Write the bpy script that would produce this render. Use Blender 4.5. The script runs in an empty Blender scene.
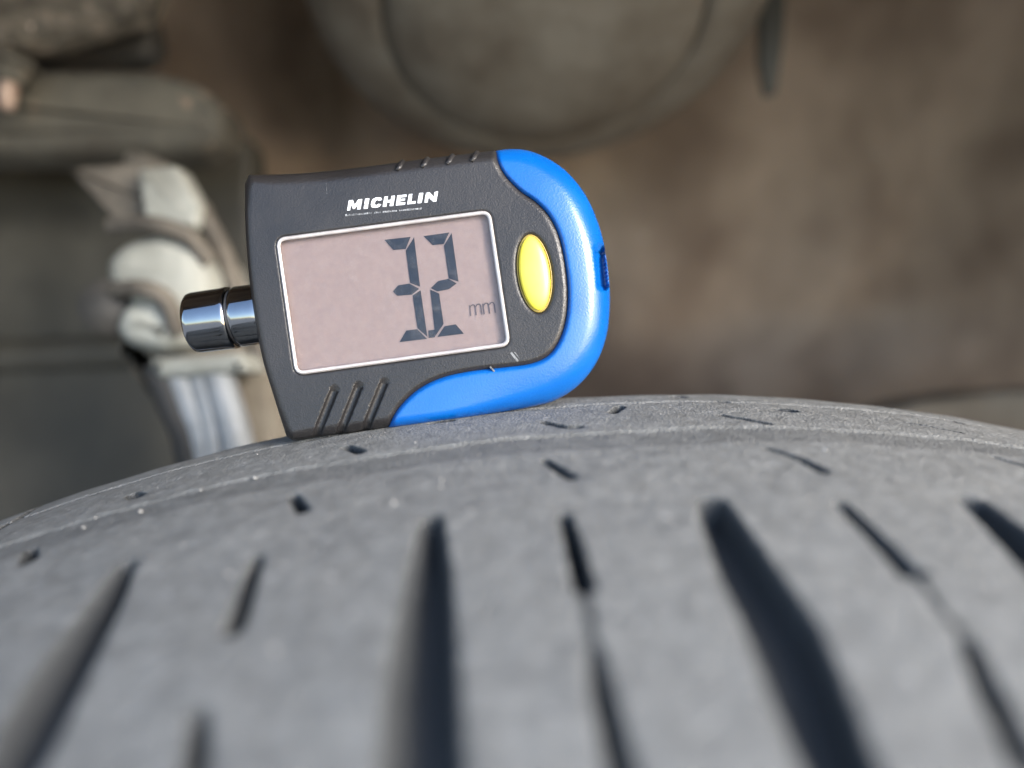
import bpy, bmesh, math, random
import numpy as np
from mathutils import Vector, Matrix
from mathutils.geometry import delaunay_2d_cdt
random.seed(7); rng = np.random.default_rng(7)
S = bpy.context.scene
C = bpy.context.collection

# ------------------------------------------------------------------ camera
F = 759.0                      # focal length in pixels for a 1024 px wide frame
R = 0.335                      # tyre radius; the tyre's top is z = 0, its axis runs along y
PITCH, YAW, ROLL = 0.31524, 0.08756, 0.02421
CAM = np.array([-0.04144, -0.11799, 0.04010])
cp, sp, cyw, syw = math.cos(PITCH), math.sin(PITCH), math.cos(YAW), math.sin(YAW)
fwd = np.array([syw*cp, cyw*cp, -sp]); rgt = np.array([cyw, -syw, 0.0]); up = np.cross(rgt, fwd)
cr, sr = math.cos(ROLL), math.sin(ROLL)
AX = np.array([rgt*cr + up*sr, -rgt*sr + up*cr, fwd])          # right, up, forward
cam = bpy.data.cameras.new('camera'); camo = bpy.data.objects.new('camera', cam); C.objects.link(camo)
camo.matrix_world = Matrix(((AX[0][0], AX[1][0], -AX[2][0], CAM[0]), (AX[0][1], AX[1][1], -AX[2][1], CAM[1]),
                            (AX[0][2], AX[1][2], -AX[2][2], CAM[2]), (0, 0, 0, 1)))
cam.sensor_width = 36; cam.lens = 36*F/1024; cam.clip_start = 0.004; cam.clip_end = 200
cam.dof.use_dof = True; cam.dof.focus_distance = 0.129; cam.dof.aperture_fstop = 5.7
S.camera = camo

# ------------------------------------------------------------------ light
SUN_EL, SUN_AZ = 29, 130       # azimuth clockwise from +y
w = bpy.data.worlds.new('World'); S.world = w; w.use_nodes = True
nt = w.node_tree; bg = nt.nodes['Background']
sky = nt.nodes.new('ShaderNodeTexSky'); sky.sky_type = 'NISHITA'; sky.sun_disc = False
sky.sun_elevation = math.radians(SUN_EL); sky.sun_rotation = math.radians(SUN_AZ)
sky.air_density = 1.0; sky.dust_density = 1.5; sky.ozone_density = 1.0
nt.links.new(sky.outputs[0], bg.inputs[0]); bg.inputs[1].default_value = 0.15
sun = bpy.data.lights.new('sun', 'SUN'); sun.energy = 1.5; sun.angle = math.radians(22); sun.color = (1.0, 0.96, 0.91)
suno = bpy.data.objects.new('sun', sun); C.objects.link(suno)
a, e = math.radians(SUN_AZ), math.radians(SUN_EL)
sd = Vector((math.sin(a)*math.cos(e), math.cos(a)*math.cos(e), math.sin(e)))
suno.rotation_euler = sd.to_track_quat('Z', 'Y').to_euler(); suno.location = sd*3
S.view_settings.view_transform = 'Standard'; S.view_settings.look = 'None'
S.view_settings.exposure = 2.15; S.view_settings.gamma = 1.0; S.view_settings.use_curve_mapping = False

# ------------------------------------------------------------------ helpers
def ray(u, v):
    d = np.array([(u-512)/F, -(v-384)/F, 1.0]); return d @ AX
def at(u, v, depth):                   # a pixel at a known distance along the view axis
    return CAM + ray(u, v)*depth
CY = -0.05                             # tyre centre plane
def drop(y):
    q = np.abs(np.asarray(y, float) - CY)
    return 1.2308*q**2 + 20.0*np.maximum(q-0.06032, 0)**2
def on_tyre(u, v):                     # pixel -> (arc length, axial position) on the tread
    d = ray(u, v); t = np.linspace(.02, .3, 1400); X = CAM + t[:, None]*d
    rr = np.hypot(X[:, 0], X[:, 2]+R) - (R-drop(X[:, 1])); i = int(np.argmax(rr < 0))
    if i == 0: return None
    k = rr[i-1]/(rr[i-1]-rr[i]); X = X[i-1]*(1-k) + X[i]*k
    return math.atan2(X[0], X[2]+R)*R, X[1]

def material(name, cols, scale=200, rough=(0.5, 0.5), metal=0.0, bump=0.0, bscale=800, bdist=0.0003, detail=6, spec=0.5, pos=(0.35, 0.65), coat=0.0, b2=None, speck=None, nrough=.62):
    m = bpy.data.materials.new(name); m.use_nodes = True; n = m.node_tree.nodes; l = m.node_tree.links
    p = n['Principled BSDF']; tc = n.new('ShaderNodeTexCoord')
    nz = n.new('ShaderNodeTexNoise'); nz.inputs['Scale'].default_value = scale; nz.inputs['Detail'].default_value = detail; nz.inputs['Roughness'].default_value = nrough
    l.new(tc.outputs['Object'], nz.inputs['Vector'])
    rp = n.new('ShaderNodeValToRGB'); el = rp.color_ramp.elements
    while len(el) < len(cols): el.new(0.5)
    for i, c in enumerate(cols):
        el[i].position = pos[0] + (pos[1]-pos[0])*i/max(1, len(cols)-1); el[i].color = (*c, 1)
    l.new(nz.outputs['Fac'], rp.inputs[0]); colout = rp.outputs[0]
    if speck:                          # (colour, scale, threshold): small flecks of another colour
        v = n.new('ShaderNodeTexNoise'); v.inputs['Scale'].default_value = speck[1]; v.inputs['Detail'].default_value = 3
        l.new(tc.outputs['Object'], v.inputs['Vector'])
        mr = n.new('ShaderNodeMapRange'); mr.inputs[1].default_value = speck[2]; mr.inputs[2].default_value = speck[2]+.07; l.new(v.outputs['Fac'], mr.inputs[0])
        mx = n.new('ShaderNodeMix'); mx.data_type = 'RGBA'; mx.inputs[7].default_value = (*speck[0], 1)
        l.new(mr.outputs[0], mx.inputs[0]); l.new(colout, mx.inputs[6]); colout = mx.outputs[2]
    l.new(colout, p.inputs['Base Color'])
    mr = n.new('ShaderNodeMapRange'); mr.inputs[3].default_value = rough[0]; mr.inputs[4].default_value = rough[1]
    mr.inputs[1].default_value = .3; mr.inputs[2].default_value = .7
    l.new(nz.outputs['Fac'], mr.inputs[0]); l.new(mr.outputs[0], p.inputs['Roughness'])
    p.inputs['Metallic'].default_value = metal; p.inputs['Specular IOR Level'].default_value = spec; p.inputs['Coat Weight'].default_value = coat
    prev = None
    for (bs, sc, di) in ([(bump, bscale, bdist)] if bump else []) + ([b2] if b2 else []):
        bn = n.new('ShaderNodeTexNoise'); bn.inputs['Scale'].default_value = sc; bn.inputs['Detail'].default_value = 4
        l.new(tc.outputs['Object'], bn.inputs['Vector'])
        b = n.new('ShaderNodeBump'); b.inputs['Strength'].default_value = bs; b.inputs['Distance'].default_value = di
        l.new(bn.outputs['Fac'], b.inputs['Height'])
        if prev: l.new(prev.outputs[0], b.inputs['Normal'])
        prev = b
    if prev: l.new(prev.outputs[0], p.inputs['Normal'])
    m['_p'] = 1
    return m

def tag(o, label, cat, group=None):
    o['label'] = label; o['category'] = cat
    if group: o['group'] = group
    return o
def obj(name, verts, faces, mat, parent=None, smooth=True, local=True):
    """one mesh object; verts are in the parent's frame"""
    me = bpy.data.meshes.new(name); me.from_pydata([tuple(map(float, v)) for v in verts], [], [tuple(map(int, f)) for f in faces]); me.validate(); me.update()
    bm = bmesh.new(); bm.from_mesh(me); bmesh.ops.recalc_face_normals(bm, faces=bm.faces); bm.to_mesh(me); bm.free()
    me.materials.append(mat)
    if smooth: me.polygons.foreach_set('use_smooth', [True]*len(me.polygons))
    o = bpy.data.objects.new(name, me); C.objects.link(o); o.parent = parent
    return o
def empty(name, M):
    o = bpy.data.objects.new(name, None); C.objects.link(o); o.matrix_world = M; o.empty_display_size = .01
    return o
def sharp(o, ang=40):
    o.data.set_sharp_from_angle(angle=math.radians(ang))
    return o

# ------------------------------------------------------------------ materials
M = {}
M['liner'] = material('dusty_liner', [(.115, .080, .055), (.195, .144, .102), (.29, .222, .160)], 8, (.75, .95), bump=.4, bscale=40, bdist=.004, detail=3, spec=.25, b2=(.4, 260, .0012), speck=((.30, .25, .20), 130, .70))
M['panel'] = material('grey_green_paint', [(.026, .0235, .017), (.042, .039, .030), (.064, .059, .047)], 14, (.5, .8), bump=.3, bscale=90, bdist=.002, spec=.35)
M['rail'] = material('painted_rail', [(.030, .025, .018), (.050, .046, .036), (.075, .069, .054)], 26, (.65, .9), bump=.7, bscale=120, bdist=.0015, spec=.3, speck=((.17, .13, .095), 150, .66))
M['crust'] = material('crusted_undercoat', [(.04, .035, .027), (.075, .066, .052), (.15, .125, .098)], 110, (.8, .95), bump=1.0, bscale=150, bdist=.004, spec=.25, speck=((.40, .33, .27), 190, .68))
M['seat'] = material('seat_paint', [(.080, .064, .047), (.118, .102, .079), (.15, .134, .107)], 20, (.75, .95), bump=.5, bscale=110, bdist=.0015, spec=.2, nrough=.7)
M['cast'] = material('pale_casting', [(.15, .148, .125), (.215, .216, .188), (.275, .28, .25)], 40, (.5, .8), bump=.4, bscale=200, bdist=.0008, spec=.5)
M['near_black'] = material('near_black', [(.012, .012, .011), (.024, .022, .019), (.042, .037, .031)], 60, (.6, .85), bump=.3, bscale=250, bdist=.0006)
M['hose'] = material('dusty_hose', [(.045, .038, .029), (.075, .064, .05), (.11, .095, .075)], 60, (.7, .9), bump=.3, bscale=250, bdist=.0006)
M['zinc'] = material('zinc_plate', [(.15, .155, .155), (.21, .22, .223), (.27, .283, .29)], 60, (.45, .7), metal=.2, bump=.2, bscale=300, bdist=.0004)
M['rusty'] = material('rusty_bolt', [(.15, .10, .075), (.30, .22, .17), (.42, .36, .31)], 160, (.5, .85), metal=.2, bump=.5, bscale=400, bdist=.0006)
M['ground'] = material('driveway', [(.16, .155, .15), (.22, .215, .205), (.28, .27, .26)], 30, (.85, .95), bump=.3, bscale=80, bdist=.004)
M['body'] = material('charcoal_plastic', [(.013, .012, .012), (.0165, .0152, .0152), (.0205, .019, .019)], 60, (.30, .46), bump=.42, bscale=3200, bdist=.00018, spec=.42, b2=(.25, 1100, .0002))
M['blue'] = material('blue_plastic', [(.0001, .068, .275), (.0001, .078, .31), (.0002, .087, .34)], 40, (.22, .36), bump=.22, bscale=2900, bdist=.00016, spec=.58)
M['yellow'] = material('yellow_plastic', [(.74, .61, .055), (.80, .67, .07), (.83, .71, .085)], 80, (.3, .4), spec=.5)
M['gold'] = material('button_rim', [(.20, .15, .03), (.26, .19, .04)], 200, (.3, .45))
M['lcd'] = material('lcd_panel', [(.192, .141, .128), (.20, .148, .134), (.208, .155, .14)], 900, (.4, .5), bump=.1, bscale=3500, bdist=.00005, spec=.3)
M['ink'] = material('lcd_ink', [(.006, .009, .016), (.009, .013, .021)], 900, (.4, .5), spec=.3)
M['fine_ink'] = material('lcd_fine_ink', [(.055, .043, .047), (.07, .055, .06)], 900, (.4, .5), spec=.3)
M['print'] = material('white_print', [(.16, .165, .17), (.62, .64, .66), (.68, .70, .72)], 2600, (.5, .7), pos=(.34, .56))
M['worn_print'] = material('worn_print', [(.06, .062, .065), (.30, .31, .32)], 2600, (.5, .7), pos=(.38, .62))
M['scuff'] = material('scuffed_plastic', [(.03, .03, .032), (.16, .165, .17)], 2600, (.5, .7), pos=(.38, .62))
M['rim'] = material('pale_rim', [(.30, .28, .28), (.40, .375, .37)], 300, (.12, .2), spec=.8)  # bright highlight of the clear lens edge put into a pale opaque colour
M['chrome'] = material('chrome', [(.22, .23, .24), (.27, .28, .295)], 100, (.06, .12), metal=1.0)
M['chrome_dark'] = material('dark_gap', [(.02, .02, .022), (.035, .035, .037)], 100, (.4, .5))
g = bpy.data.materials.new('window_pane'); g.use_nodes = True; n = g.node_tree.nodes; l = g.node_tree.links
n.remove(n['Principled BSDF']); tr = n.new('ShaderNodeBsdfTransparent'); gl = n.new('ShaderNodeBsdfGlossy'); gl.inputs['Roughness'].default_value = .06
fr = n.new('ShaderNodeFresnel'); fr.inputs[0].default_value = 1.22; mx = n.new('ShaderNodeMixShader')
l.new(fr.outputs[0], mx.inputs[0]); l.new(tr.outputs[0], mx.inputs[1]); l.new(gl.outputs[0], mx.inputs[2]); l.new(mx.outputs[0], n['Material Output'].inputs[0])
tcn = n.new('ShaderNodeTexCoord'); dn_ = n.new('ShaderNodeTexNoise'); dn_.inputs['Scale'].default_value = 420; dn_.inputs['Detail'].default_value = 8; dn_.inputs['Roughness'].default_value = .8
l.new(tcn.outputs['Object'], dn_.inputs['Vector']); mr_ = n.new('ShaderNodeMapRange'); mr_.inputs[1].default_value = .5; mr_.inputs[2].default_value = .78; mr_.inputs[4].default_value = .07; l.new(dn_.outputs['Fac'], mr_.inputs[0])
df_ = n.new('ShaderNodeBsdfDiffuse'); df_.inputs[0].default_value = (.42, .39, .37, 1); mx2 = n.new('ShaderNodeMixShader'); l.new(mr_.outputs[0], mx2.inputs[0]); l.new(mx.outputs[0], mx2.inputs[1]); l.new(df_.outputs[0], mx2.inputs[2]); l.new(mx2.outputs[0], n['Material Output'].inputs[0])
M['pane'] = g      # clear window, lightly dusty

# tyre rubber: abraded grey tread, blacker unworn rubber in the grooves plus painted shade on their walls (vertex attribute 'groove')
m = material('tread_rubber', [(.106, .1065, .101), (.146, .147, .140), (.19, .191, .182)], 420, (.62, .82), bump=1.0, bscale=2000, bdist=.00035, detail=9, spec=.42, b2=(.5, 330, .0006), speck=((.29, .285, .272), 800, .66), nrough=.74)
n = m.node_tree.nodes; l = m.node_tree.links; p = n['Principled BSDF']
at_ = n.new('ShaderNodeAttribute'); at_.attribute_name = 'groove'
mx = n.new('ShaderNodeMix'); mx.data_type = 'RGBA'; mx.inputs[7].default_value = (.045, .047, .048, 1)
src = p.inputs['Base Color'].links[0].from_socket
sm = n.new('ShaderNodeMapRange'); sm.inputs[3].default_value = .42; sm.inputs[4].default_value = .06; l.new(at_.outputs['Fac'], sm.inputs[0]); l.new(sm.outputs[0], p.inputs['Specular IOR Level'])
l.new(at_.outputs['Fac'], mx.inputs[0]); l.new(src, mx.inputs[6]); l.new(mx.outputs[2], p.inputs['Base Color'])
M['tread'] = m
M['sidewall'] = material('sidewall_rubber', [(.04, .04, .041), (.06, .06, .06)], 40, (.6, .8), bump=.3, bscale=400, bdist=.0003)

# ------------------------------------------------------------------ ground and wheel arch
gz = -2*R - 0.004
o = obj('ground', [(-30, -30, gz), (30, -30, gz), (30, 30, gz), (-30, 30, gz)], [(0, 1, 2, 3)], M['ground'], smooth=False); o['kind'] = 'structure'

LIP_Y, LIP_H = -0.055, 0.22
def smooth(a, b, x):
    t = np.clip((x-a)/(b-a), 0, 1); return t*t*(3-2*t)
def build_liner():
    # profile (y, height above tyre top): lip, roof, rounded corner, back wall
    prof = [(LIP_Y, LIP_H-.012), (LIP_Y+.006, LIP_H-.002)] + [(yy, LIP_H+.004) for yy in np.linspace(LIP_Y+.02, .25, 14)]
    prof += [(.25+.09*math.sin(t), LIP_H+.004-.09*(1-math.cos(t))) for t in np.linspace(.15, math.pi/2, 10)]
    prof += [(.34+.02*k/40, LIP_H-.086-k*.0165) for k in range(1, 41)]
    xs = np.linspace(-.62, .62, 150); V = []; npf = len(prof)
    for x in xs:
        sag = math.sqrt(max(.62**2*1.15-x*x, 0.0))-math.sqrt(.62**2*1.15)
        for i, (y, z) in enumerate(prof):
            k = float(smooth(0, 1, (i-16)/12)) if i > 16 else 0
            b = 0
            if i > 20:       # soft folds and dents of the pressed wall
                b += .016*math.exp(-((x-.10-.35*z)/.05)**2) - .014*math.exp(-((x-.02-.2*z)/.04)**2)
                b += .02*math.exp(-((x-.20)/.05)**2-((z+.02)/.06)**2) - .012*math.exp(-((x-.26-.4*z)/.03)**2)
                b -= .09*math.exp(-((x+.125)/.035)**2-((z-.09)/.06)**2)
                b += .006*math.sin(23*x+9*z+1)*math.sin(17*z+2+6*x)
            V.append((x, y-b, z+sag*(1-k)))
    Fc = [(i*npf+j, (i+1)*npf+j, (i+1)*npf+j+1, i*npf+j+1) for i in range(len(xs)-1) for j in range(npf-1)]
    o = obj('wheel_arch_liner', V, Fc, M['liner']); o['kind'] = 'structure'
    md = o.modifiers.new('thickness', 'SOLIDIFY'); md.thickness = .003; md.offset = 0
build_liner()

# ------------------------------------------------------------------ tyre
def seg_dist(P, a, b):
    a = np.array(a); b = np.array(b); d = b-a; t = np.clip(((P-a)@d)/(d@d), 0, 1)
    return np.hypot(*(P-(a+t[..., None]*d)).transpose(2, 0, 1)) if P.ndim == 3 else np.linalg.norm(P-(a+t[:, None]*d), axis=1), t
def px_line(pts): return [on_tyre(*p) for p in pts]
SLOTS = []       # (polyline (s, y), half widths at each vertex, depth, wall softness)
def slot_px(pts, hw, depth, soft=.0004, extend=False):
    q = px_line(pts)
    if extend:
        q.append((q[-1][0]+(q[-1][0]-q[-2][0])*.4, -.134)); hw = hw+[hw[-1]]
    SLOTS.append((q, hw, depth, soft))
mm = .001
slot_px([(126, 566), (100, 610), (62, 672), (8, 768)], [.5*mm, 1.5*mm, 2.2*mm, 2.4*mm], 3.4*mm, .0011, True)
slot_px([(431, 520), (428, 575), (422, 660), (420, 768)], [.5*mm, 1.6*mm, 2.2*mm, 2.4*mm], 3.4*mm, .0011, True)
slot_px([(712, 503), (728, 535), (748, 572), (779, 624), (801, 676), (838, 768)], [1.1*mm, 1.8*mm, 2.2*mm, 2.5*mm, 2.4*mm, 1.9*mm], 3.4*mm, .0011, True)
slot_px([(975, 502), (1010, 532), (1080, 600), (1190, 768)], [1.0*mm, 1.8*mm, 2.4*mm, 2.5*mm], 3.4*mm, .0011, True)
for a_, b_ in [((258, 558), (233, 628)), ((565, 516), (584, 588)), ((842, 505), (908, 572))]:
    slot_px([a_, b_], [.5*mm, .85*mm], 4.0*mm, .0003)
for a_, b_ in [((585, 590), (594, 650)), ((914, 574), (965, 640))]:
    slot_px([a_, b_], [.14*mm, .08*mm], .35*mm, .0003)
slot_px([(908, 572), (925, 573)], [.6*mm, .3*mm], 1.2*mm, .0003)
for a_, c_, b_ in [((198, 715), (197, 740), (194, 768)), ((594, 650), (603, 700), (620, 768)), ((965, 640), (988, 690), (1024, 760))]:
    slot_px([a_, c_, b_], [.35*mm, .6*mm, .7*mm], 3.2*mm, .0004, True)
for a_, b_, wd in [((293, 496), (303, 510), .7), ((30, 548), (29, 560), .9), ((545, 461), (572, 478), .55), ((768, 449), (800, 459), .35), ((800, 459), (823, 471), .65), ((996, 457), (1022, 465), .4)]:
    slot_px([a_, b_], [wd*.6*mm, wd*mm], 2.8*mm, .0003)
for a_, b_, wd in [((133, 494), (137, 496), .9), ((347, 447), (360, 452), .6), ((544, 423), (570, 428), .35), ((571, 427), (578, 427), .5), ((613, 412), (620, 407), .6), ((722, 415), (768, 424), .3), ((779, 410), (790, 411), .9),
                   ((905, 422), (960, 432), .25), ((948, 421), (957, 423), .8), ((676, 397), (683, 397), .5), ((718, 402), (726, 402), .5), ((430, 424), (452, 421), .3)]:
    q = px_line([a_, b_])
    if None not in q: SLOTS.append((q, [wd*.9*mm, wd*1.1*mm], 3.0*mm, .00025))
PITCHLEN = 2*math.pi*R/63      # one pattern repeat of about 33 mm
base = [([(0, -.036), (.0005, -.055), (-.0012, -.134)], [.6*mm, 1.8*mm, 2.5*mm], 3.4*mm, .0011),
        ([(.0165, -.040), (.0165, -.055)], [.5*mm, .8*mm], 4.0*mm, .0003), ([(.016, -.065), (.013, -.13)], [.4*mm, .7*mm], 3.2*mm, .0004), ([(.018, -.024), (.017, -.029)], [.5*mm, .8*mm], 2.8*mm, .0003)]
mirror = [([(s_+.011, 2*CY-y_) for s_, y_ in pl], hw, d_, so) for pl, hw, d_, so in base]
for k in range(-31, 32):
    s0 = -.0115+PITCHLEN*k
    for n_, bp in enumerate(base):
        if -.10 < s0+bp[0][0][0] < .045: continue
        SLOTS.append(([(s_+s0, y_) for s_, y_ in bp[0]], bp[1], bp[2], bp[3]))
    if not -.14 < s0 < .10:
        for bp in mirror: SLOTS.append(([(s_+s0, y_) for s_, y_ in bp[0]], bp[1], bp[2], bp[3]))
YB0, YB1 = on_tyre(700, 441)[1], on_tyre(700, 427)[1]; Y_BAND = (YB0+YB1)/2; WB = (YB1-YB0)/2
Y_LINE = on_tyre(700, 402)[1]

def tread_height(SS, YY):
    """height offset (<= 0) and 'groove' mask for each point of the tensor grid"""
    H = np.zeros_like(SS); G = np.zeros_like(SS)
    s1, y1 = SS[:, 0], YY[0]
    for pl, hw, dep, so in SLOTS:
        pl = np.array(pl); mxw = max(hw)+so*2+.001
        i0, i1 = np.searchsorted(s1, [pl[:, 0].min()-mxw, pl[:, 0].max()+mxw]); j0, j1 = np.searchsorted(y1, [pl[:, 1].min()-mxw, pl[:, 1].max()+mxw])
        if i1 <= i0 or j1 <= j0: continue
        P = np.stack([SS[i0:i1, j0:j1], YY[i0:i1, j0:j1]], -1)
        wob = .00009*np.sin(P[..., 1]*2600*(1+.3*np.sin(P[..., 1]*400+P[..., 0]*50))+P[..., 0]*900)*np.sin(P[..., 1]*330+P[..., 0]*77)
        best = np.full(P.shape[:2], -1e9)
        for k in range(len(pl)-1):
            d, t = seg_dist(P, pl[k], pl[k+1]); best = np.maximum(best, hw[k]+(hw[k+1]-hw[k])*t-d)
        f = smooth(-so, so, best+wob)
        # shallower ramp at the tips
        H[i0:i1, j0:j1] = np.minimum(H[i0:i1, j0:j1], -dep*f); G[i0:i1, j0:j1] = np.maximum(G[i0:i1, j0:j1], smooth(-so*1.15-.0002, -so*.3-.00015, best+wob))  # mask spreads over walls and lips, painting shade where sun would catch them
    # worn-out circumferential channel, its shoulder and the thin line near the far edge
    for yc in (Y_BAND, 2*CY-Y_BAND):
        wv = yc+.0004*np.sin(SS*61)+.00025*np.sin(SS*170+1)
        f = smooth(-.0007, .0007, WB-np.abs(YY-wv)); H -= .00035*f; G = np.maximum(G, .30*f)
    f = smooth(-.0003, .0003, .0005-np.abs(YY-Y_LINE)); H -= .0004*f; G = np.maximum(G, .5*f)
    # gentle unevenness of worn rubber, scuffs along the rib edges
    H += .00010*np.sin(SS*140+3*np.sin(YY*90))*np.sin(YY*170+1.3)+.00005*np.sin(SS*410+YY*260)
    return H, G

def build_tyre():
    t = empty('tyre', Matrix.Translation((0, CY, -2*R)))
    half = math.pi*R
    s = np.concatenate([np.arange(-half, -.128, .004), np.arange(-.128, .085, .00034), np.arange(.085, half-.002, .004)])
    y = np.concatenate([np.arange(-.136, -.088, .0014), np.arange(-.088, .024, .00034), np.arange(.024, .0362, .0011)])
    SS, YY = np.meshgrid(s, y, indexing='ij'); H, G = tread_height(SS, YY)
    rr = R-drop(YY)+H; th = SS/R
    V = np.stack([rr*np.sin(th), YY-CY, rr*np.cos(th)+R], -1).reshape(-1, 3)      # relative to the tyre's base
    ns, ny = SS.shape; i, j = np.meshgrid(np.arange(ns), np.arange(ny-1), indexing='ij'); i2 = (i+1) % ns
    Q = np.stack([i*ny+j, i*ny+j+1, i2*ny+j+1, i2*ny+j], -1).reshape(-1, 4)
    me = bpy.data.meshes.new('tread'); me.vertices.add(len(V)); me.vertices.foreach_set('co', V.ravel().astype(np.float32))
    me.loops.add(Q.size); me.loops.foreach_set('vertex_index', Q.ravel().astype(np.int32))
    me.polygons.add(len(Q)); me.polygons.foreach_set('loop_start', np.arange(0, Q.size, 4, dtype=np.int32)); me.polygons.foreach_set('use_smooth', np.ones(len(Q), bool))
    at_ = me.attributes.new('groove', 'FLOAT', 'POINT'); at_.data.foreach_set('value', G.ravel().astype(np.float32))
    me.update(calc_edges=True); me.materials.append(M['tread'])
    o = bpy.data.objects.new('tread', me); C.objects.link(o); o.parent = t
    for sg in (-1, 1):                       # sidewalls down to the bead
        q0 = .0862; r0 = R-float(drop(CY+q0))
        pr = [(q0, r0)]
        for k in range(1, 15):
            a_ = k/14; pr.append((q0+.022*math.sin(math.pi*min(1, a_*1.25)*.8+.12)-.0026, r0-a_*(r0-.215)))
        pr.append((.07, .205)); pr.append((.05, .205))
        N = 180; Vv = [(r_*math.sin(2*math.pi*k/N), sg*q_, r_*math.cos(2*math.pi*k/N)+R) for k in range(N) for q_, r_ in pr]; m_ = len(pr)
        obj('sidewall', Vv, [(k*m_+j, k*m_+j+1, ((k+1) % N)*m_+j+1, ((k+1) % N)*m_+j) for k in range(N) for j in range(m_-1)], M['sidewall'], t)
    return tag(t, 'worn grey car tyre with black slots and sipes across its tread', 'tyre')
build_tyre()

# ------------------------------------------------------------------ tread depth gauge
D = 0.128                                     # distance of its front face along the view axis
TILT = math.radians(7.6)
gx = AX[0]*math.cos(TILT)+AX[1]*math.sin(TILT); gzv = -AX[0]*math.sin(TILT)+AX[1]*math.cos(TILT); gy = AX[2]
GO = at(428, 428, D+.004)
GM = Matrix(((gx[0], gy[0], gzv[0], GO[0]), (gx[1], gy[1], gzv[1], GO[1]), (gx[2], gy[2], gzv[2], GO[2]), (0, 0, 0, 1)))
GB = np.array([gx, gy, gzv])
gauge = empty('tread_depth_gauge', GM)
tag(gauge, 'handheld charcoal and blue digital tread depth gauge reading 3.2 mm, standing on the tyre', 'tread gauge')
PX = D/F                                      # metres per pixel on the face
def gl_(u, v, dz=0.0):                        # face pixel + depth behind the face -> gauge frame
    k = min(max(dz, 0.0), .0035); X = at(u, v, D+k)+gy*(dz-k); return GB@(X-GO)
def spline(pts, n=14, closed=False):
    pts = [np.array(p, float) for p in pts]; out = []; N = len(pts)
    for i in range(N if closed else N-1):
        g_ = (lambda k: pts[k % N]) if closed else (lambda k: pts[max(0, min(N-1, k))])
        p0, p1, p2, p3 = g_(i-1), g_(i), g_(i+1), g_(i+2)
        for k in range(n):
            t = k/n; out.append(.5*(2*p1+(p2-p0)*t+(2*p0-5*p1+4*p2-p3)*t*t+(3*p1-p0-3*p2+p3)*t**3))
    if not closed: out.append(pts[-1])
    return np.array(out)
def inside(poly, P):
    x, y = P[:, 0], P[:, 1]; r = np.zeros(len(P), bool); q = np.roll(poly, 1, 0)
    for (x1, y1), (x2, y2) in zip(poly, q):
        if y1 != y2: r ^= ((y1 > y) != (y2 > y)) & (x < (x2-x1)*(y-y1)/(y2-y1)+x1)
    return r
def pdist(line, P, closed=False):
    """distance to a polyline and the nearest vertex parameter"""
    best = np.full(len(P), 1e9); idx = np.zeros(len(P))
    L = list(range(len(line)-(0 if closed else 1)))
    for k in L:
        a_, b_ = line[k], line[(k+1) % len(line)]; d = b_-a_; dd = d@d
        if dd < 1e-12: continue
        t = np.clip(((P-a_)@d)/dd, 0, 1); q = np.hypot(*(P-(a_+t[:, None]*d)).T)
        mk = q < best; best[mk] = q[mk]; idx[mk] = k+t[mk]
    return best, idx
def inset(poly, d):
    n_ = np.roll(poly, -1, 0)-np.roll(poly, 1, 0); n_ /= np.linalg.norm(n_, axis=1)[:, None]+1e-9
    area = np.sum(poly[:, 0]*np.roll(poly[:, 1], -1)-np.roll(poly[:, 0], -1)*poly[:, 1])
    nn = np.stack([-n_[:, 1], n_[:, 0]], 1)*(1 if area > 0 else -1)
    return poly+nn*np.asarray(d).reshape(-1, 1)
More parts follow.
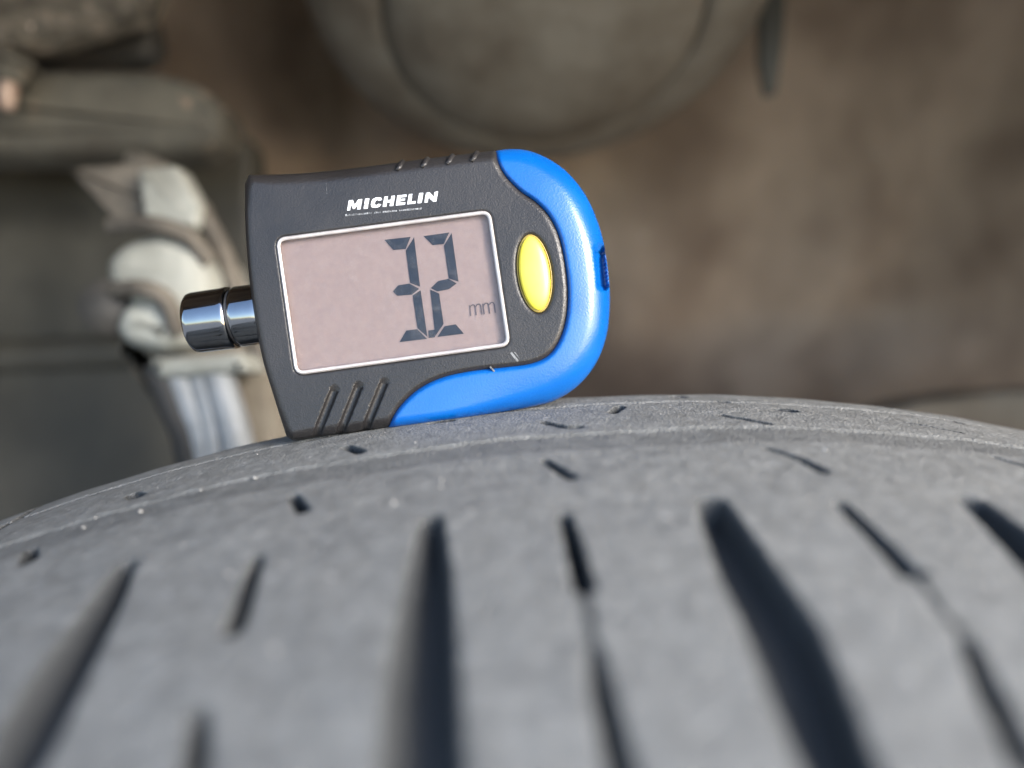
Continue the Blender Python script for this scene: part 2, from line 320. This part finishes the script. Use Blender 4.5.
def cdt_shell(name, poly, heightf, step, extra, feats, back, mat, parent):
    """closed shell: fine triangulated front whose depth comes from heightf(px points), side wall, tapered back"""
    lo, hi = poly.min(0), poly.max(0); gxs = np.arange(lo[0], hi[0], step); gys = np.arange(lo[1], hi[1], step*.9)
    Gd = np.array([(x+(step/2 if k % 2 else 0), y) for k, y in enumerate(gys) for x in gxs]); ok = inside(poly, Gd); Gd = Gd[ok]
    d, _ = pdist(poly, Gd, True); Gd = Gd[d > max(extra+[1.0])*.9] if extra else Gd[d > 1]
    pts = [poly]
    for e_ in extra:
        q = inset(poly, e_); q = q[inside(poly, q)]; dd, _ = pdist(poly, q, True); pts.append(q[dd > e_*.93])
    for line, closed, offs in (feats or []):
        for of in offs:
            q = inset(line, of); q = q[inside(poly, q)]; dd, _ = pdist(poly, q, True); pts.append(q[dd > 1.2])
        fd, _ = pdist(line, Gd, closed); Gd = Gd[(fd > max(offs)+.8) | (fd < 0)]
    pts.append(Gd); P = np.vstack(pts); nb = len(poly)
    vs, es, fs, *_ = delaunay_2d_cdt([Vector(p) for p in P], [(i, (i+1) % nb) for i in range(nb)], [], 1, 1e-4)
    Q = np.array([(v.x, v.y) for v in vs]); H = heightf(Q)
    V = [gl_(q[0], q[1], h) for q, h in zip(Q, H)]; Fc = [tuple(f) for f in fs]
    # boundary order
    cnt = {}
    for f in Fc:
        for a_, b_ in zip(f, f[1:]+f[:1]): cnt[frozenset((a_, b_))] = cnt.get(frozenset((a_, b_)), 0)+1
    nxt = {}
    for f in Fc:
        for a_, b_ in zip(f, f[1:]+f[:1]):
            if cnt[frozenset((a_, b_))] == 1: nxt[a_] = b_
    st = next(iter(nxt)); loop = [st]
    while nxt[loop[-1]] != st and len(loop) < 5000: loop.append(nxt[loop[-1]])
    lp = Q[loop]; prev = loop
    for kk, (bd, bi) in enumerate(back):
        q = inset(lp, bi); new = []
        for p_ in q: new.append(len(V)); V.append(gl_(p_[0], p_[1], bd))
        for a_ in range(len(loop)):
            b_ = (a_+1) % len(loop); Fc.append((prev[a_], prev[b_], new[b_], new[a_]))
        prev = new
    Fc.append(tuple(prev))
    return obj(name, V, Fc, mat, parent)
def prism(name, polys, front, back, mat, parent, bev=0.0):
    """flat pieces on the face: polygons in face pixels, extruded between two depths, with a small chamfer"""
    V, Fc = [], []
    for poly in polys:
        poly = np.array(poly, float); n_ = len(poly); b = len(V)
        rings = [(inset(poly, bev), front), (poly, front+bev*PX*.8), (poly, back)] if bev else [(poly, front), (poly, back)]
        for q, d in rings: V += [gl_(p_[0], p_[1], d) for p_ in q]
        for r_ in range(len(rings)-1):
            for a_ in range(n_): Fc.append((b+r_*n_+a_, b+r_*n_+(a_+1) % n_, b+(r_+1)*n_+(a_+1) % n_, b+(r_+1)*n_+a_))
        Fc.append(tuple(b+k for k in range(n_))); Fc.append(tuple(b+(len(rings)-1)*n_+k for k in reversed(range(n_))))
    return obj(name, V, Fc, mat, parent, smooth=False)
def rounded(corners, r, n=8):
    out = []; cs = [np.array(c, float) for c in corners]; N = len(cs)
    for i in range(N):
        p0, p1, p2 = cs[i-1], cs[i], cs[(i+1) % N]; a_ = p1+(p0-p1)/np.linalg.norm(p0-p1)*r; b_ = p1+(p2-p1)/np.linalg.norm(p2-p1)*r
        for k in range(n+1):
            t = k/n; out.append((1-t)**2*a_+2*t*(1-t)*p1+t*t*b_)
    return np.array(out)

left_edge = spline([(287, 438), (274, 397), (261, 352), (250, 285), (245.5, 230), (245, 184)], 12)
top_edge = spline([(249, 175), (300, 173.5), (360, 167.5), (420, 159.5), (470, 153.5), (495, 150.5)], 14)
blue_out = spline([(495, 150.5), (520, 149), (545, 156), (569, 172), (589, 197), (602.5, 230), (609.5, 266), (611.5, 300), (608.5, 333), (598, 362), (580, 385), (557, 400), (530, 407.5), (480, 415.5), (430, 422.5), (388, 428)], 8)
bottom_edge = spline([(388, 428), (345, 433.5), (310, 438), (292, 440)], 8)
blue_in = spline([(388, 428), (397, 409), (416, 390), (440, 377.5), (470, 370.5), (505, 366.5), (530, 363), (547.5, 355), (559, 339), (565.5, 317), (567, 290), (564, 262), (558, 236), (548, 216), (535, 202.5), (520, 192), (505, 177), (497, 163), (495, 150.5)], 8)
# body outline: lies 3 px inside the blue cover where that wraps it
bo_in = blue_out.copy(); tmp = np.vstack([top_edge[:-1], blue_out[:-1], bottom_edge, left_edge[1:]])
BODY = inset(tmp, np.concatenate([np.zeros(len(top_edge)-1), 6.5*np.minimum(1, np.minimum(np.arange(len(blue_out)-1), np.arange(len(blue_out)-1)[::-1])/5), np.zeros(len(bottom_edge)+len(left_edge)-1)]))
nT, nB, nBo = len(top_edge)-1, len(blue_out)-1, len(bottom_edge)
rbv = np.concatenate([np.full(nT, 12.), np.full(nB, 14.), np.full(nBo, 11.), np.full(len(left_edge)-1, 5.5)])
rbv = np.convolve(np.concatenate([rbv[-8:], rbv, rbv[:8]]), np.ones(17)/17, 'valid')
SCREEN = rounded([(276, 238.5), (490, 210.5), (510, 345.5), (295.5, 375)], 10)
GROOVES = [((334, 391), (316, 436)), ((358.5, 387), (340, 433)), ((384, 383), (365, 430))]
def bevel(d, rb, depth):
    k = np.clip((rb-d)/rb, 0, 1); return depth*(1-np.sqrt(np.maximum(0, 1-k*k)))
def body_h(Q):
    d, ix = pdist(BODY, Q, True); rb = np.interp(ix, np.arange(len(rbv)+1), np.append(rbv, rbv[0]))
    h = bevel(d, rb, rb*PX*1.35)
    bi, _ = pdist(blue_in, Q); inb = inside(np.vstack([blue_out, blue_in[1:-1]]), Q)
    h += np.where(inb, .00035+.0032*smooth(0, 6, bi), .00035*(1-smooth(0, 3.5, bi)))         # seam beside the cover
    sd_, _ = pdist(SCREEN, Q, True); ins = inside(SCREEN, Q)
    h = np.where(ins, .0022, h+.0003*(1-smooth(0, 2.5, sd_)))
    hd, _ = pdist(HOLE, Q); h += .005*(1-smooth(6, 10, hd))
    for a_, b_ in GROOVES:
        gd, t = pdist(np.array([a_, b_], float), Q); h += .00075*np.sqrt(np.clip(1-(gd/4.3)**2, 0, 1))
    ed, _ = pdist(ELL, Q, True); ed = np.where(inside(ELL, Q), -ed, ed); h += .0005*(1-smooth(-2.5, 2.5, ed))
    return h
def dense(line, closed=False, st=1.6):
    L = np.vstack([line, line[:1]]) if closed else line; seg = np.hypot(*np.diff(L, axis=0).T); c = np.concatenate([[0], np.cumsum(seg)]); t = np.linspace(0, c[-1], int(c[-1]/st)+2)
    if closed: t = t[:-1]
    return np.stack([np.interp(t, c, L[:, 0]), np.interp(t, c, L[:, 1])], 1)
ELL = np.array([(534.5+18*math.cos(t_)*math.cos(-.13)-40*math.sin(t_)*math.sin(-.13), 273.5+18*math.cos(t_)*math.sin(-.13)+40*math.sin(t_)*math.cos(-.13)) for t_ in np.linspace(0, 2*math.pi, 90)[:-1]])
HOLE = np.array([(600.5, 250), (603.5, 284)], float)
BACK = [(.0075, 0.0), (.0115, 5.0), (.0135, 12.0), (.0142, 22.0)]
cdt_shell('body', BODY, body_h, 1.9, [.25, 1.0, 2.2, 4.0, 6.5], [(dense(blue_in), False, [-3.6, -2.6, -1.2, 0, 1.2, 2.6, 3.6]), (dense(SCREEN, True), True, [-2.6, -1.2, -.25, .25]), (dense(ELL, True), True, [-2.5, -1.2, 0, 1.2, 2.5, 3.8])]
          + [(dense(np.array(g_, float)), False, [-4.4, -3.9, -3, -1.6, 0, 1.6, 3, 3.9, 4.4]) for g_ in GROOVES], BACK, M['body'], gauge)
COVER = np.vstack([blue_out, blue_in[1:-1]])
def cover_h(Q):
    d, _ = pdist(blue_out, Q); di, _ = pdist(blue_in, Q)
    rb = 11+12*smooth(440, 590, Q[:, 0])*(.45+.55*smooth(150, 215, Q[:, 1]))
    h = bevel(d, rb, rb*PX*1.15)+.0018*(np.clip(1-d/50, 0, 1)**2)*smooth(430, 560, Q[:, 0])-.0003+.0013*np.clip(1-di/5, 0, 1)**2
    hd, _ = pdist(HOLE, Q); wd = 6.2; h += .004*smooth(0, 1.6, wd-hd)
    return h
cdt_shell('blue_cover', COVER, cover_h, 2.0, [.3, 1.1, 2.4, 4.2], [(dense(HOLE), False, [-6.6, -5.6, -4.6, -2, 0, 2, 4.6, 5.6, 6.6])], [(.0075, 0.0), (.0108, 2.5), (.0118, 6.0)], M['blue'], gauge)

# display window
prism('display_panel', [inset(SCREEN, 1.0)], .0011, .0018, M['lcd'], gauge)
rimo, rimi = inset(SCREEN, -.6), inset(SCREEN, 3.2)
nr = len(rimo); V = []; Fc = []
for q, d in ((rimo, .0006), (rimo, -.00010), (inset(SCREEN, .9), -.00034), (inset(SCREEN, 2.2), -.00030), (rimi, -.00008), (rimi, .0010)):
    V += [gl_(p_[0], p_[1], d) for p_ in q]
for r_ in range(5):
    for a_ in range(nr): Fc.append((r_*nr+a_, r_*nr+(a_+1) % nr, (r_+1)*nr+(a_+1) % nr, (r_+1)*nr+a_))
sharp(obj('window_rim', V, Fc, M['rim'], gauge), 50)
prism('window_pane', [inset(SCREEN, 3.3)], -.00012, .0002, M['pane'], gauge)
def z1(x, y): return (370+x/5.486, 220+y/5.486)
def digit(segs):
    e_ = bpy.data.objects.new('digit', None); C.objects.link(e_); e_.parent = gauge; e_.empty_display_size = .005
    for sg in segs: prism('segment', [inset(np.array([z1(*p_) for p_ in sg]), -.35)], .00098, .0011, M['ink'], e_)
digit([[(80, 110), (222, 94), (195, 158), (128, 162)], [(240, 95), (273, 365), (222, 345), (198, 168)], [(127, 392), (155, 360), (215, 350), (268, 378), (228, 408), (150, 414)], [(276, 386), (313, 640), (262, 592), (236, 414)], [(163, 668), (200, 608), (258, 600), (312, 650)]])
digit([[(295, 90), (434, 70), (404, 130), (345, 136)], [(446, 72), (484, 338), (434, 320), (408, 140)], [(335, 374), (375, 336), (430, 324), (474, 348), (432, 378), (370, 390)], [(332, 382), (378, 404), (402, 570), (360, 636)], [(370, 640), (410, 584), (470, 574), (514, 622)]])
prism('decimal_point', [[z1(*p_) for p_ in [(320, 606), (355, 602), (356, 643), (322, 647)]]], .00098, .0011, M['ink'], gauge)
# the unit letters: three stems and two arches each
def stroke(a_, b_, w_):
    a_ = np.array(a_, float); b_ = np.array(b_, float); d = (b_-a_)/np.linalg.norm(b_-a_); q = np.array([-d[1], d[0]])*w_/2
    return [a_+q, b_+q, b_-q, a_-q]
for ox, oy in ((0, 0), (74, -9)):
    st = []
    def zz(x, y): return z1(546+ox+x, 462+oy+y)
    st.append(stroke(zz(0, 6), zz(7, 64), 1.3))
    for k in range(2):
        bx, by = 31*k, -4*k
        st.append(stroke(zz(4+bx, 16+by), zz(12+bx, 4+by), 1.1)); st.append(stroke(zz(12+bx, 4+by), zz(24+bx, 3+by), 1.1)); st.append(stroke(zz(24+bx, 3+by), zz(30+bx, 12+by), 1.1)); st.append(stroke(zz(30+bx, 11+by), zz(37+bx, 60+by), 1.3))
    prism('unit_letter', st, .00098, .0011, M['fine_ink'], gauge)

# button
def dome(name, cx, cy, a_, b_, ang, prof, mat, parent, n=48):
    V, Fc = [], []; ca, sa = math.cos(ang), math.sin(ang)
    for sc, d in prof:
        for k in range(n):
            t = 2*math.pi*k/n; x, y = a_*sc*math.cos(t), b_*sc*math.sin(t); V.append(gl_(cx+x*ca-y*sa, cy+x*sa+y*ca, d))
    V.append(gl_(cx, cy, prof[-1][1]-.00001)); m_ = len(prof)
    for r_ in range(m_-1):
        for k in range(n): Fc.append((r_*n+k, r_*n+(k+1) % n, (r_+1)*n+(k+1) % n, (r_+1)*n+k))
    for k in range(n): Fc.append(((m_-1)*n+k, (m_-1)*n+(k+1) % n, len(V)-1))
    return obj(name, V, Fc, mat, parent)
bt = dome('button', 534.5, 273.5, 15.2, 37.2, math.radians(-7.5), [(1.0, .0009), (1.0, .0000), (.985, -.00022), (.95, -.00042), (.85, -.00066), (.6, -.00092), (.3, -.00105), (.1, -.0011)], M['yellow'], gauge)
dome('button_rim', 534.5, 273.5, 17.3, 39.4, math.radians(-7.5), [(1.0, .0009), (1.0, .00018), (.97, .00006), (.93, .00012), (.91, .0004)], M['gold'], gauge)

# raised ribs on the top edge
def capsule(name, path, rad, mat, parent, n=10):
    path = [np.array(p_, float) for p_ in path]; V, Fc = [], []
    T = [path[min(i+1, len(path)-1)]-path[max(i-1, 0)] for i in range(len(path))]
    rr = [rad*f for f in rad_prof(len(path))]
    for p_, t, r_ in zip(path, T, rr):
        t = t/np.linalg.norm(t); a_ = np.cross(t, [.3, .2, .9]); a_ /= np.linalg.norm(a_); b_ = np.cross(t, a_)
        for k in range(n): V.append(p_+r_*(a_*math.cos(2*math.pi*k/n)+b_*math.sin(2*math.pi*k/n)))
    for i in range(len(path)-1):
        for k in range(n): Fc.append((i*n+k, i*n+(k+1) % n, (i+1)*n+(k+1) % n, (i+1)*n+k))
    Fc.append(tuple(range(n))); Fc.append(tuple((len(path)-1)*n+k for k in range(n)))
    return obj(name, V, Fc, mat, parent)
def rad_prof(n): return [.35, .8]+[1.0]*(n-4)+[.8, .35]
for u, v in ((397, 170.5), (422, 167.5), (447, 164.5), (471.5, 161.5)):
    pts = [(u-.6, v+.8, .0006), (u, v, .0003), (u+2, v-3, .0006), (u+4, v-6, .0013), (u+5.5, v-7.8, .0026), (u+6.2, v-8.4, .005), (u+6.2, v-8, .0085), (u+6, v-7.5, .0095)]
    capsule('grip_rib', [gl_(a_, b_, c_) for a_, b_, c_ in pts], .00055, M['body'], gauge)

# lettering on the face
e1 = np.array([91.5, -9.4])/92.0; e2 = np.array([.17, -.985])
def tx(x, y): return np.array([347.2, 210.6])+e1*x+e2*y
CH = 10.3; SW = 3.5
def Lt(x0, polys): return [[tx(x0+a_, b_) for a_, b_ in p_] for p_ in polys]
def I_(x): return Lt(x, [[(0, 0), (4.2, 0), (4.2, CH), (0, CH)]])
glyphs = Lt(0, [[(0, 0), (3.2, 0), (3.2, 5.8), (5.6, 1.2), (7.6, 1.2), (10, 5.8), (10, 0), (13.4, 0), (13.4, CH), (9.4, CH), (6.7, 5.2), (4, CH), (0, CH)]])
glyphs += I_(16.4)
glyphs += Lt(23.2, [[(10.6, 2.9), (9.4, .8), (7.2, 0), (3.6, 0), (1, 1.2), (0, 3.6), (0, 6.7), (1, 9.1), (3.6, CH), (7.2, CH), (9.4, 9.5), (10.6, 7.4), (7.6, 6.6), (6.8, 7.6), (4.9, 7.6), (3.9, 6.3), (3.9, 4.0), (4.9, 2.7), (6.8, 2.7), (7.6, 3.7)]])
glyphs += Lt(35.7, [[(0, 0), (3.6, 0), (3.6, 3.9), (7.0, 3.9), (7.0, 0), (10.6, 0), (10.6, CH), (7.0, CH), (7.0, 6.5), (3.6, 6.5), (3.6, CH), (0, CH)]])
glyphs += Lt(48.9, [[(0, 0), (9.2, 0), (9.2, 2.4), (3.6, 2.4), (3.6, 4.1), (8.4, 4.1), (8.4, 6.3), (3.6, 6.3), (3.6, 7.9), (9.2, 7.9), (9.2, CH), (0, CH)]])
glyphs += Lt(60.4, [[(0, 0), (8.2, 0), (8.2, 2.6), (3.6, 2.6), (3.6, CH), (0, CH)]])
glyphs += I_(70.6)
glyphs += Lt(77.6, [[(0, 0), (3.4, 0), (3.4, 5.2), (8.6, 0), (12, 0), (12, CH), (8.6, CH), (8.6, 5.0), (3.4, CH), (0, CH)]])
for gp_ in glyphs: prism('letter', [gp_], -.00004, .0002, M['print'], gauge)
tiny = []; x = -1.0
while x < 74.5:                                 # worn line of print too small to read
    wd = random.choice((.9, 1.3, 1.6)); h_ = random.uniform(1.2, 2.1)
    if random.random() > .12: tiny.append([tx(x+a_, -5.6+b_-.012*x) for a_, b_ in ((0, 0), (wd, 0), (wd, h_), (0, h_))])
    x += wd+.5
for a_, b_, w_ in [((511, 352.5), (518, 361.5), 2.2), ((514.5, 352), (520, 359), .8), ((490, 366.5), (494.5, 371.5), 1.6), ((326.2, 183), (327, 194), .35)]:
    prism('scuff', [stroke(a_, b_, w_)], -.00034 if b_[1] > 370 else -.00004, .0002, M['scuff'], gauge)
o = prism('print_line', tiny, -.00003, .0002, M['worn_print'], gauge)

# chrome probe at the end
pc0 = gl_(257.5, 312, .0066); pdir = np.array([-1.0, 0, .0]); pr_ = .00545
def lathe(name, prof, origin, axis, mat, parent, n=48, cap=True):
    axis = np.array(axis, float)/np.linalg.norm(axis); a_ = np.cross(axis, [.31, .2, .93]); a_ /= np.linalg.norm(a_); b_ = np.cross(axis, a_)
    V = [np.array(origin)+axis*h+r_*(a_*math.cos(2*math.pi*k/n)+b_*math.sin(2*math.pi*k/n)) for h, r_ in prof for k in range(n)]; m_ = len(prof)
    Fc = [(i*n+k, i*n+(k+1) % n, (i+1)*n+(k+1) % n, (i+1)*n+k) for i in range(m_-1) for k in range(n)]
    if cap: Fc += [tuple(range(n)), tuple((m_-1)*n+k for k in range(n))]
    return obj(name, V, Fc, mat, parent)
probe = bpy.data.objects.new('probe', None); C.objects.link(probe); probe.parent = gauge; probe.empty_display_size = .005
lathe('sleeve', [(-.004, pr_*.97), (.0008, pr_*.97), (.0040, pr_*.99), (.0045, pr_*.97), (.0047, pr_*.93)], pc0, pdir, M['chrome'], probe)
lathe('neck', [(.0040, pr_*.9), (.0062, pr_*.9)], pc0, pdir, M['chrome_dark'], probe)
lathe('tip', [(.0051, pr_*.93), (.0053, pr_*1.0), (.0058, pr_*1.015), (.0065, pr_), (.0118, pr_*.985), (.0124, pr_*.96), (.0127, pr_*.9), (.0128, pr_*.75)], pc0, pdir, M['chrome'], probe)

# ------------------------------------------------------------------ things behind the tyre
def world_part(name, verts, faces, mat, parent, smooth=True):
    inv = parent.matrix_world.inverted() if parent else Matrix()
    return obj(name, [inv@Vector(v) for v in verts], faces, mat, parent, smooth)
def lathe_w(name, prof, origin, axis, mat, parent, n=56, cap=True):
    o = lathe(name, prof, origin, axis, mat, None, n, cap); o.parent = parent
    if parent: o.matrix_parent_inverse = parent.matrix_world.inverted()
    return o
def tube_w(name, pts, rad, mat, parent, n=14):
    P = spline(pts, 8); V, Fc = [], []
    for i, p_ in enumerate(P):
        t = P[min(i+1, len(P)-1)]-P[max(i-1, 0)]; t /= np.linalg.norm(t); a_ = np.cross(t, AX[2]); a_ /= np.linalg.norm(a_); b_ = np.cross(t, a_)
        r_ = rad(i/(len(P)-1)) if callable(rad) else rad
        V += [p_+r_*(a_*math.cos(2*math.pi*k/n)+b_*math.sin(2*math.pi*k/n)) for k in range(n)]
    for i in range(len(P)-1):
        for k in range(n): Fc.append((i*n+k, i*n+(k+1) % n, (i+1)*n+(k+1) % n, (i+1)*n+k))
    Fc.append(tuple(range(n))); Fc.append(tuple((len(P)-1)*n+k for k in range(n)))
    o = world_part(name, V, Fc, mat, parent); return sharp(o, 50)
def slab_w(name, px, d0, thick, mat, parent, bev=.004, jit=0.0, sub=False):
    """a thick plate or casting: outline in pixels at distance d0, rounded front edge, real thickness"""
    poly = np.array(px, float); V, Fc = [], []; n_ = len(poly); b = bev/(d0/F)
    rings = [(inset(poly, b*1.0), 0.0), (inset(poly, b*.55), bev*.12), (inset(poly, b*.2), bev*.45), (poly, bev), (poly, thick)]
    for q, dz in rings:
        for p_ in q: V.append(at(p_[0], p_[1], d0)+AX[2]*dz)
    for r_ in range(len(rings)-1):
        for a_ in range(n_): Fc.append((r_*n_+a_, r_*n_+(a_+1) % n_, (r_+1)*n_+(a_+1) % n_, (r_+1)*n_+a_))
    Fc.append(tuple(range(n_))); Fc.append(tuple(4*n_+k for k in reversed(range(n_))))
    return sharp(world_part(name, V, Fc, mat, parent), 60)
def T(p_): return Matrix.Translation(Vector(p_))

# spring seat: pressed dish with a rolled lip, raised inner cup and the tapered tube below it
c0 = at(541, -20, .275); dax = np.array([0.02, -.70, -.71]); dax /= np.linalg.norm(dax)
t = empty('spring_seat', T(c0)); tag(t, 'grey-green rounded spring seat dish with inner ring above the gauge', 'spring seat')
lathe_w('dish', [(-.06, .070), (-.03, .080), (-.01, .0855), (0, .0858), (.008, .083), (.014, .077), (.018, .070), (.021, .062), (.0222, .0580), (.0212, .0562), (.0195, .0558)], c0, dax, M['seat'], t, cap=False)
lathe_w('cup', [(.0175, .0570), (.0205, .0558), (.0240, .0545), (.0268, .0510), (.031, .040), (.034, .028), (.0355, .012), (.036, .001)], c0, dax, M['seat'], t)
tk = slab_w('tab', [(758, -60), (790, -60), (784, 40), (777, 92), (766, 94), (760, 60)], .31, .004, M['panel'], None, .001)
tag(tk, 'narrow dark bracket tab hanging beside the spring seat dish', 'bracket'); tk.name = 'bracket_tab'
lug = dome_c = at(622, 150, .24)
# chassis rail with its rounded end
t = empty('chassis_rail', T(at(60, 125, .30))); tag(t, 'grey-green rounded chassis rail end with rusty flecks along its top', 'chassis rail')
def rail_prof(i): return 1
rr_ = .0165
slab_w('beam', rounded([(-260, 66), (150, 66), (200, 82), (222, 104), (220, 138), (196, 152), (-260, 156)], 9, 6), .275, .022, M['rail'], t, .0065)
# crusted underbody block
u = slab_w('underbody_block', rounded([(-260, -120), (140, -120), (152, -10), (140, 10), (100, 22), (50, 38), (-20, 50), (-260, 56)], 8, 5), .262, .012, M['crust'], None, .006)
tag(u, 'crusty brown underbody block beside the rail, coated in dried dirt', 'underbody block')
u2 = slab_w('support_bracket', rounded([(-260, 20), (148, 8), (154, 44), (140, 58), (-260, 66)], 8, 5), .292, .012, M['near_black'], None, .005)
tag(u2, 'dark grey bracket between the crusty block and the chassis rail', 'bracket')
# bolt
b0 = at(13, 62, .262); t = empty('hex_bolt', T(b0)); tag(t, 'grey hex nut with pinkish threaded stud end below the crusty block', 'bolt')
dn = -AX[1]*.99+AX[0]*-.08-AX[2]*.10; dn /= np.linalg.norm(dn)
lathe_w('flange', [(0, .0075), (.0015, .0082), (.0026, .0075), (.003, .006)], b0, dn, M['rail'], t, 24)
lathe_w('nut', [(.0026, .0060), (.0030, .0064), (.0075, .0064), (.0082, .0055)], b0, dn, M['rail'], t, 6)
pf = [(.0075, .0032)]
for k in range(6): pf += [(.0085+k*.0013, .0032), (.0091+k*.0013, .0027)]
lathe_w('stud', pf+[(.0165, .0028), (.0172, .0018)], b0, dn, M['rusty'], t, 20)
# inner panel at the left with its pressed rib
t = empty('inner_panel', T(at(40, 450, .335))); tag(t, 'flat olive grey inner panel with a horizontal pressed rib, left of the pale casting', 'panel')
slab_w('sheet', rounded([(-330, 130), (250, 130), (262, 700), (-330, 760)], 20, 4), .335, .02, M['panel'], t, .004)
P0, P1 = at(-330, 368, .334), at(180, 350, .334)
tube_w('rib', [P0, P0*.66+P1*.34, P0*.33+P1*.67, P1], .0075, M['panel'], t)

# pale knuckle casting
t = empty('steering_knuckle', T(at(160, 300, .24))); tag(t, 'pale grey cast knuckle with rounded lumps behind the chrome probe', 'casting')
slab_w('upper_arm', rounded([(66, 168), (150, 160), (196, 196), (206, 226), (168, 232), (116, 222)], 6, 5), .245, .012, M['hose'], t, .0015)
slab_w('web', rounded([(136, 168), (176, 164), (200, 205), (196, 228), (144, 222)], 6, 5), .238, .01, M['cast'], t, .0018)
slab_w('boss', rounded([(96, 258), (118, 238), (160, 226), (196, 242), (212, 276), (204, 312), (170, 330), (128, 318), (100, 292)], 14, 5), .232, .035, M['cast'], t, .008)
slab_w('lower_boss', rounded([(118, 304), (150, 296), (176, 312), (184, 342), (160, 352), (122, 346), (108, 330)], 10, 5), .228, .03, M['cast'], t, .006)
hc = at(112, 308, .233); lathe_w('hole_shade', [(0, .0085), (.003, .0088), (.010, .0088)], hc-AX[2]*.002, AX[2]*.95-AX[0]*.3, M['near_black'], t, 28)  # dark plug standing for a hole, its shade put into the colour
tube_w('casting_rib', [at(112, 226, .237), at(150, 224, .230), at(188, 236, .232), at(210, 262, .236)], .0026, M['hose'], t)
tube_w('casting_rib', [at(112, 292, .233), at(140, 288, .226), at(166, 300, .226), at(178, 334, .230)], .0026, M['hose'], t)
slab_w('lower_arm', rounded([(110, 340), (240, 340), (270, 372), (280, 480), (190, 480), (150, 372)], 10, 5), .246, .025, M['seat'], t, .004)
# ribbed boot below
t = empty('ball_joint', T(at(205, 462, .228))); tag(t, 'bluish grey ribbed joint column showing just above the tyre behind the gauge', 'ball joint')
for k, (x0, x1, rad, mt) in enumerate([(158, 190, .0046, 'near_black'), (176, 204, .0042, 'zinc'), (199, 216, .0040, 'zinc'), (216, 238, .0050, 'zinc')]):
    tube_w('column_rib', [at(x0, 366+2*k, .231), at((x0+x1)/2+1, 410, .229), at(x1-2, 440, .229), at(x1+6, 500, .231)], rad, M[mt], t)
slab_w('collar', rounded([(146, 358), (240, 352), (250, 372), (156, 380)], 6, 4), .224, .016, M['cast'], t, .003)
# brake hose arching past the casting
h_ = tube_w('brake_hose', [at(132, 160, .256), at(165, 172, .250), at(196, 204, .246), at(222, 250, .244), at(240, 300, .246), at(262, 360, .25), at(280, 440, .26)], .0030, M['hose'], None)
tag(h_, 'brown dusty brake hose curving down between the pale casting and gauge', 'hose')

lg = slab_w('body_ledge', rounded([(840, 424), (920, 402), (980, 392), (1300, 376), (1300, 640), (820, 640)], 10, 4), .335, .03, M['seat'], None, .004)
tag(lg, 'dusty grey body ledge low behind the tyre, at the foot of the brown liner', 'ledge')

# grit caught on the worn tread
V, Fc = [], []
for k in range(170):
    s_, y_ = rng.uniform(-.11, .055), rng.uniform(-.083, .006); r_ = .00012+.00030*rng.random()**4; rr = R-float(drop(y_))+r_*.2-.0001; th = s_/R
    if tread_height(np.array([[s_]]), np.array([[y_]]))[0][0, 0] < -.0006: continue
    c_ = np.array([rr*math.sin(th), y_, rr*math.cos(th)-R]); b = len(V)
    for d in ((1, 0, 0), (-1, 0, 0), (0, 1, 0), (0, -1, 0), (0, 0, 1), (0, 0, -1)): V.append(c_+np.array(d)*r_*rng.uniform(.6, 1.3))
    Fc += [(b+i, b+j, b+k2) for i in (0, 1) for j in (2, 3) for k2 in (4, 5)]
gr = obj('grit', V, Fc, material('grit_stone', [(.20, .19, .175), (.34, .325, .30)], 900, (.7, .9)), None, smooth=False)
gr['kind'] = 'stuff'; tag(gr, 'pale grains of grit scattered over the worn tread', 'grit')
